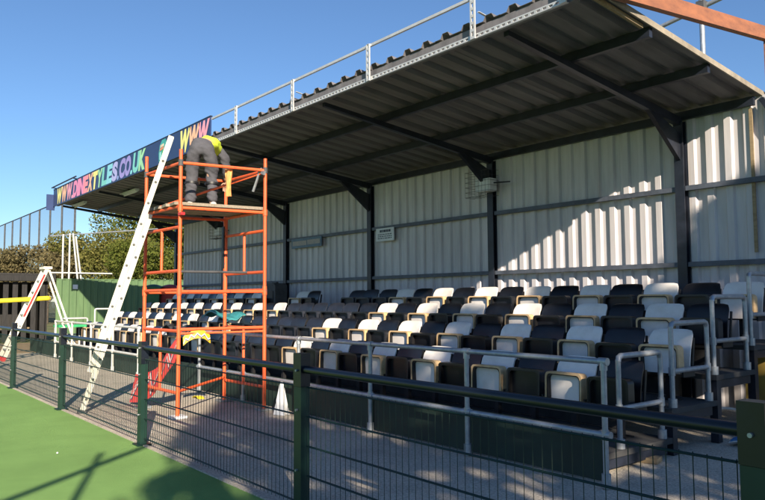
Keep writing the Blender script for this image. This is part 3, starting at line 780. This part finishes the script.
# white folding board by the handrail
t = thing('folding_board', 'small white A-shaped folding board standing by the front handrail', 'board', (-7.80, 4.62, 0), .35)
for s_ in (-1, 1):
    MB().prism([(-.085, 0), (.085, 0), (.018, .40), (-.018, .40)], 'y', -.008, .008).build('leaf', m_white, t).rotation_euler.x = s_*.11
    [c for c in bpy.data.objects if c.parent == t][-1].location.y = s_*.048
MB().tube((-.016, 0, .402), (.016, 0, .402), .012, 8).build('hinge', m_galv, t, 40)
t = tag(MB().sheet(lambda u, v: ((.22*u-.11, .10*v-.05, .035*math.sin(u*3.1)*(1-.3*v)), (0, 0, 1)), 8, 4, .008).build('plastic_scrap', m_yellow, None, 50), 'crumpled yellow scrap of plastic on the path under the tower', 'scrap')
t.location = (-9.9, 4.45, .002)
# sheets thrown over seats
def draped(label, cx_, cy_, cz, lx, ly, m, name='folded_sheet'):
    mb = MB().sheet(lambda u, v: ((lx*(u-.5), ly*(v-.5)+.02*math.sin(u*7), .05*math.sin(u*5+v*3)+.03*math.sin(v*9)-.10*abs(2*u-1)**3), (0, 0, 1)), 16, 8, .03)
    o = mb.build(name, m, None, 50); o.location = (cx_, cy_, cz); return tag(o, label, 'sheet')
draped('teal folded sheet thrown over seats behind the orange tower', -13.55, 6.62, 1.16, 1.15, .42, m_teal)
draped('dark folded sheet lying over seats beside the teal one', -14.0, 5.80, .90, .85, .36, m_grey)
# speaker-like grey case on the top deck
t = thing('grey_case', 'dark grey upright case standing on the top deck by the wall column', 'case', (-14.58, 8.45, .92))
MB().prism([(-.28, 0), (.28, 0), (.28, .84), (.20, .90), (-.20, .90), (-.28, .84)], 'y', -.16, .16).build('body', m_grey, t)
MB().box(-.20, .20, -.175, -.161, .10, .72).build('front_panel', m_black, t); MB().box(-.10, .10, -.03, .03, .901, .93).build('handle', m_black, t)
# wheeled bins at the left end of the top deck
def bin_(loc, m, label):
    t = thing('wheeled_bin', label, 'bin', loc, -.6)
    mb = MB(); b0, b1 = .19, .26
    mb.add([(-b0,-b0,.06),(b0,-b0,.06),(b0,b0,.06),(-b0,b0,.06),(-b1,-b1,.92),(b1,-b1,.92),(b1,b1,.92),(-b1,b1,.92)], [(3,2,1,0),(4,5,6,7),(0,1,5,4),(1,2,6,5),(2,3,7,6),(3,0,4,7)])
    mb.build('body', m, t)
    MB().sheet(lambda u, v: ((.58*(u-.5), .60*(v-.5), .945+.12*math.cos((u-.5)*2.6)*math.cos((v-.5)*2.4)-.06), (0, 0, 1)), 8, 8, .02).build('lid', m, t, 60)
    for s_ in (-1, 1): MB().tube((s_*.23-.025, .2, .09), (s_*.23+.025, .2, .09), .09, 14).build('wheel', m_black, t, 40)
    MB().tube((-.22, .31, .93), (.22, .31, .93), .016, 8).build('handle', m, t, 40)
bin_((-21.65, 8.20, .92), m_gbin, 'green wheeled bin on the top deck beyond the orange tower')
bin_((-21.60, 8.72, .92), m_red, 'red wheeled bin on the top deck beside a green one')

# ------------------------------------------------------------------ left background: fence, shed, ladders, netting
gf = thing('cladding_fence', 'tall green ribbed metal fence behind the end of the stand', 'fence', (-27.0, 6.7, 0)); 
gm = ribbed_sheet(ribbed(1.0, .25, .10, .03, .03), lambda s_, d_, e: (d_, s_, .02 if e == 0 else 2.2), .003).mesh('sheet', m_gfence)
for k in range(14): link('sheet', gm, gf, (-.03-(k % 2)*.004, k*.995, 0))
for k in range(5): MB().box(-.14, -.05, k*3.3+.02, k*3.3+.11, 0, 2.16).build('post', m_gfence, gf)
MB().box(-.06, .01, 0, 13.9, 2.205, 2.235).build('capping', m_gfence, gf)
MB().box(.012, .020, .55, .72, 1.86, 2.02).build('label_plate', m_white, gf)
sh = thing('dugout_shed', 'low black timber shelter with open front beside the green fence', 'shelter', (-27.6, 3.0, 0))
MB().box(-2.2, -2.15, -1.6, 3.55, 0, 2.15).build('back_wall', m_shed, sh)
for yy in (-1.6, 3.5): MB().box(-2.149, 0, yy, yy+.05, 0, 2.15).build('side_wall', m_shed, sh)
MB().prism([(-2.3, 2.20), (.25, 2.36), (.25, 2.42), (-2.3, 2.26)], 'y', -1.8, 3.75).build('roof', m_shed, sh)
MB().box(.2, .25, -1.8, 3.75, 2.15, 2.355).build('fascia', m_shed, sh)
for k in range(17): MB().box(-.02, .0, -1.5+k*.30, -1.5+k*.30+.17, 0, 1.0 if 4 < k < 12 else 2.13).build('board', m_shed, sh)
MB().box(-1.9, -1.5, -1.4, 3.3, .40, .45).build('bench', m_wood, sh)
structure(MB().box(-26.7, -21.6, 2.8, 9.8, -.004, .004).build('sandy_path', m_tan))

# stepladder: wide white front frame with a red stripe, thin rear legs
def stepladder(loc, rz, label):
    t = thing('stepladder', label, 'stepladder', loc, rz)
    top = 2.24
    for s_ in (-1, 1):
        MB().bar((s_*.27, -.95, .0), (s_*.19, 0, top), .03, .085, (0, 1, 0)).build('front_stile', m_ladder, t)
        st = MB().bar((s_*.24+s_*.018, -.52, 1.06), (s_*.198+s_*.018, -.06, top-.14), .004, .04, (0, 1, 0)).build('red_stripe', m_red, t)
        MB().bar((s_*.29, .80, .0), (s_*.17, .05, top-.02), .03, .045, (0, 1, 0)).build('rear_leg', m_ladder, t)
        MB().bar((s_*.272, -.965, 0), (s_*.268, -.92, .10), .045, .10, (0, 1, 0)).build('foot', m_red, t)
    for k in range(7):
        f = .12+k*.125; a = Vector((-.27+.08*f, -.95+.95*f, top*f)); b = Vector((.27-.08*f, -.95+.95*f, top*f))
        MB().bar(a, b, .075, .028).build('tread', m_alu, t)
        for s_ in (-1, 1): MB().tube((s_*(.27-.08*f)+s_*.0155, -.95+.95*f, top*f), (s_*(.27-.08*f)+s_*.019, -.95+.95*f, top*f), .022, 8).build('tread_end', m_hole, t, 40)
    MB().bar((-.25, .52, .85), (.25, .52, .85), .03, .02).build('rear_brace', m_ladder, t)
    MB().box(-.23, .23, -.09, .11, top-.0, top+.06).build('top_cap', m_ladder, t)
    return t
sl = stepladder((-19.25, 4.50, 0), .0, 'white aluminium stepladder with red stripes standing open before the black shelter')
o = MB().tube((-.66, 0, 0), (.66, 0, 0), .058, 14)
o.tube((-.70, 0, 0), (-.655, 0, 0), .044, 14); o.tube((.655, 0, 0), (.70, 0, 0), .044, 14)
o = o.build('foam_tube', m_yellow, None, 40); o.location = (-19.42, 4.02, 1.475); o.rotation_euler = (0, -.05, math.atan2(.78, .63))
tag(o, 'thick yellow padded tube laid across the treads of the stepladder', 'tube')
# small green table by the ladder
t = thing('side_table', 'small bright green topped table at the end of the white handrail', 'table', (-20.1, 5.35, 0))
MB().box(-.28, .28, -.35, .35, .74, .80).build('table_top', mat('bright_green', (.03, .38, .14), .5), t)
for a in (-.24, .24):
    for b in (-.31, .31): MB().box(a-.02, a+.02, b-.02, b+.02, 0, .739).build('leg', m_whiterail, t)

# ball-stop netting far behind
def net_material():
    m = bpy.data.materials.new('netting'); m.use_nodes = True; n = m.node_tree.nodes; l = m.node_tree.links; n.clear()
    d_ = n.new('ShaderNodeBsdfDiffuse'); d_.inputs[0].default_value = (.12, .18, .28, 1)
    tr = n.new('ShaderNodeBsdfTransparent'); mx = n.new('ShaderNodeMixShader'); mx.inputs[0].default_value = .38; o_ = n.new('ShaderNodeOutputMaterial')
    l.new(tr.outputs[0], mx.inputs[1]); l.new(d_.outputs[0], mx.inputs[2]); l.new(mx.outputs[0], o_.inputs[0]); return m
m_net = net_material()
bn = thing('ball_stop_net', 'tall blue ball stop netting on slim posts behind the black shelter', 'netting', (-52, 14, 0))
for k in range(17):
    MB().tube((-k*3.4, 0, 0), (-k*3.4, 0, 8.85), .07, 8).build('post', m_grey, bn, 40)
    if k < 16: MB().add([(-k*3.4-.06, .02, .2), (-(k+1)*3.4+.06, .02, .2), (-(k+1)*3.4+.06, .02, 8.8), (-k*3.4-.06, .02, 8.8)], [(0,1,2,3)]).build('net', m_net, bn)
MB().tube((0, 0, 8.86), (-54.4, 0, 8.86), .05, 8).build('head_rope', m_grey, bn, 40)
# tubular access frame behind the green fence
tf = thing('tube_frame', 'slim pale tubular frame with raking struts rising behind the green fence', 'frame', (-30, 8, 0))
for a, b in (((0, -.35, 0), (0, -.35, 4.1)), ((0, -.1, 0), (0, -.1, 4.15)), ((0, .50, 0), (0, .02, 4.15)), ((-.1, .72, 0), (-.1, .14, 4.15))):
    MB().tube(a, b, .035, 8).build('strut', m_whiterail, tf, 40)
MB().tube((0, -.85, 4.0), (0, 3.6, 4.55), .025, 8).build('rail', m_galv, tf, 40)
MB().tube((0, -.8, 2.55), (0, 1.6, 2.55), .03, 8).build('rail', m_whiterail, tf, 40)

# ------------------------------------------------------------------ trees
def leaf_cloud(n, size, fn):
    vs = []; fs = []
    for i in range(n):
        p = fn(); s_ = size*random.uniform(.6, 1.4)
        a = Vector((random.gauss(0, 1), random.gauss(0, 1), random.gauss(0, 1))).normalized()
        b = a.cross(Vector((random.gauss(0, 1), random.gauss(0, 1), random.gauss(0, 1)))).normalized()
        k = len(vs); vs += [p-a*s_-b*s_*.1, p-b*s_*.55, p+a*s_, p+b*s_*.55]; fs.append((k, k+1, k+2, k+3))
    me = bpy.data.meshes.new('crown'); me.from_pydata([tuple(v) for v in vs], [], fs); me.update(); return me
def tree(name, label, loc, h, w_, lm, n, size, group, z0=.25, lobes=9, seed=0, cat='tree'):
    random.seed(seed)
    t = thing(name, label, cat, loc, 0, group)
    tr = MB(); tr.tube((0, 0, 0), (.05, .02, h*.45), .045*h*.35, 8, .025*h*.35); tops = []
    for k in range(6):
        a = random.uniform(0, 6.28); q = Vector((math.cos(a)*w_*.32, math.sin(a)*w_*.32, h*random.uniform(.55, .85)))
        tr.tube((.03, .01, h*random.uniform(.2, .42)), q, .012*h*.4, 6, .004*h*.4); tops.append(q)
    tr.build('trunk', m_bark, t, 50)
    L = []
    for k in range(lobes):
        a = random.uniform(0, 6.28); rr = random.uniform(0, .36)*w_; z = h*random.uniform(z0+.12, .86)
        L.append((Vector((math.cos(a)*rr, math.sin(a)*rr, z)), w_*random.uniform(.16, .30), h*random.uniform(.09, .17)))
    def fn():
        c, rw, rh = random.choice(L)
        dv = Vector((random.gauss(0, 1), random.gauss(0, 1), random.gauss(0, 1))).normalized()*(random.random()**.35)
        return c+Vector((dv.x*rw, dv.y*rw, dv.z*rh))
    me = leaf_cloud(n, size, fn); me.materials.append(lm); link('crown', me, t)
    return t
lm_a = leaf_mat('leaf_green', (.075, .105, .022), (.16, .17, .04))
lm_b = leaf_mat('leaf_autumn', (.11, .10, .05), (.21, .17, .085))
lm_c = leaf_mat('leaf_olive', (.10, .115, .03), (.21, .19, .06))
G = 'trees behind the green fence'
tree('tree', 'tallest broad green tree behind the orange tower and the stand end', (-42, 17.2, 0), 8.4, 8.5, lm_a, 22000, .085, G, seed=3, lobes=15)
tree('tree', 'olive green tree between the slim tubular frame and the ladder', (-40, 12.6, 0), 5.7, 6.0, lm_c, 18000, .075, G, seed=5, lobes=13)
tree('tree', 'dark green bushy tree right behind the ribbed green fence', (-36, 12.6, 0), 4.9, 5.0, lm_a, 15000, .065, G, seed=6, lobes=12)
tree('tree', 'brown autumn tree behind the slim tubular frame', (-48, 11.4, 0), 5.4, 6.5, lm_b, 15000, .08, G, seed=8, lobes=12)
tree('tree', 'russet autumn tree just in front of the blue netting', (-54, 10.4, 0), 5.6, 7.5, lm_b, 15000, .09, G, seed=9, lobes=12)
tree('tree', 'thin brown tree above the black shelter roof', (-58, 7.4, 0), 5.4, 7.0, lm_b, 11000, .09, G, seed=10, lobes=11)
tree('tree', 'pale olive tree seen through the blue netting', (-66, 8.4, 0), 6.4, 9.0, lm_c, 11000, .10, G, seed=12, lobes=11)
tree('tree', 'wide green tree against the wall end of the stand', (-46, 21.5, 0), 7.6, 9.0, lm_c, 20000, .09, G, seed=13, lobes=14)
# row of conifers beyond the right-hand end of the ground: their shade falls over the near seats and path
lm_d = leaf_mat('conifer_green', (.02, .05, .02), (.045, .09, .03), .1)
def conifer(loc, h, w_, seed, label):
    random.seed(seed)
    t = thing('conifer', label, 'tree', loc, 0, 'conifers beside the ground')
    tr = MB(); tr.tube((0, 0, 0), (0, 0, h*.92), .16, 8, .03)
    for k in range(14):
        a = random.uniform(0, 6.28); z = h*random.uniform(.1, .8); rr = w_*.4*(1-z/h)+.1
        tr.tube((0, 0, z), (math.cos(a)*rr, math.sin(a)*rr, z+.3), .03, 5, .01)
    tr.build('trunk', m_bark, t, 50)
    def fn():
        f = random.random()**.8; z = .3+f*(h-.3)
        rr = (w_/2)*min(1, (1-f)*3.2)**.7*(random.random()**.4); a = random.uniform(0, 6.28)
        return Vector((math.cos(a)*rr, math.sin(a)*rr, z))
    me = leaf_cloud(1450, .20, fn); me.materials.append(lm_d); link('crown', me, t)
for k, (yy, hh) in enumerate(((-2.75, 8.9), (-1.1, 9.2), (.6, 9.3), (2.3, 9.2), (4.0, 9.05))):
    conifer((8.0, yy, 0), hh, 2.5, 40+k, ['dense dark conifer at the open end of the row beside the pitch', 'dense dark conifer second in the row beside the pitch', 'dense dark conifer in the middle of the row beside the pitch', 'dense dark conifer fourth in the row beside the pitch', 'dense dark conifer at the stand end of the row'][k])
# unseen post with cross arm, added so its shadow crosses the turf
t = thing('shadow_post', 'unseen slim post with a raking cross arm, added to cast a turf shadow', 'lamp post', (.98, -1.28, 0))
MB().tube((0, 0, 0), (0, 0, 4.05), .036, 12, .03).build('pole', m_galv, t, 40)
MB().bar((.95, -1.15, 3.78), (-.62, .75, 3.78), .05, .05).build('cross_arm', m_galv, t)
MB().box(-.14, .14, -.14, .14, 0, .03).build('base_plate', m_galv, t)

# ------------------------------------------------------------------ bits at the right-hand end of the terrace
t = thing('timber_offcut', 'pale flat timber offcut on the ground under the stepped end rails', 'timber', (-3.62, 5.75, 0), .25)
MB().box(-.25, .25, -.08, .08, 0, .045).build('board', m_wood, t); MB().box(-.20, .02, .09, .16, 0, .08).build('block', m_wood, t)
o = MB().sheet(lambda u, v: ((.55*(u-.5), .34*(v-.5), .03+.03*math.sin(u*8)+.02*math.sin(v*7)), (0, 0, 1)), 12, 8, .012).build('plastic_sack', m_white, None, 60)
o.location = (-3.05, 7.15, .0); tag(o, 'crumpled white and blue sack on the ground beyond the terrace end', 'sack')
MB().sheet(lambda u, v: ((.22*(u-.5)-.15, .342*(v-.5), .040+.03*math.sin((u*.4+.03)*8)+.02*math.sin(v*7)), (0, 0, 1)), 6, 8, .012).build('blue_print', m_blue, o, 60)
t = thing('sunlit_wall_boards', 'mustard boards imitating sunlit back wall under the top rows at the open end', 'timber', (-3.75, 8.55, 0))
for k in range(6): MB().box(-.10+k*.13, .02+k*.13, 0, .03+.012*(k % 2), 0, .72+.03*(k % 3)).build('board', mat('sunlit_mustard', (.50, .34, .06), .7, scale=5, col2=(.30, .2, .05)), t)  # golden sunlight on the lower back wall is put into the board colour
o = MB().tube((0, 0, 0), (.012, .0, .005), .008, 7).build('litter', m_white); o.location = (-7.219, 1.833, .009)
tag(o, 'tiny white scrap of litter on the green turf', 'litter')
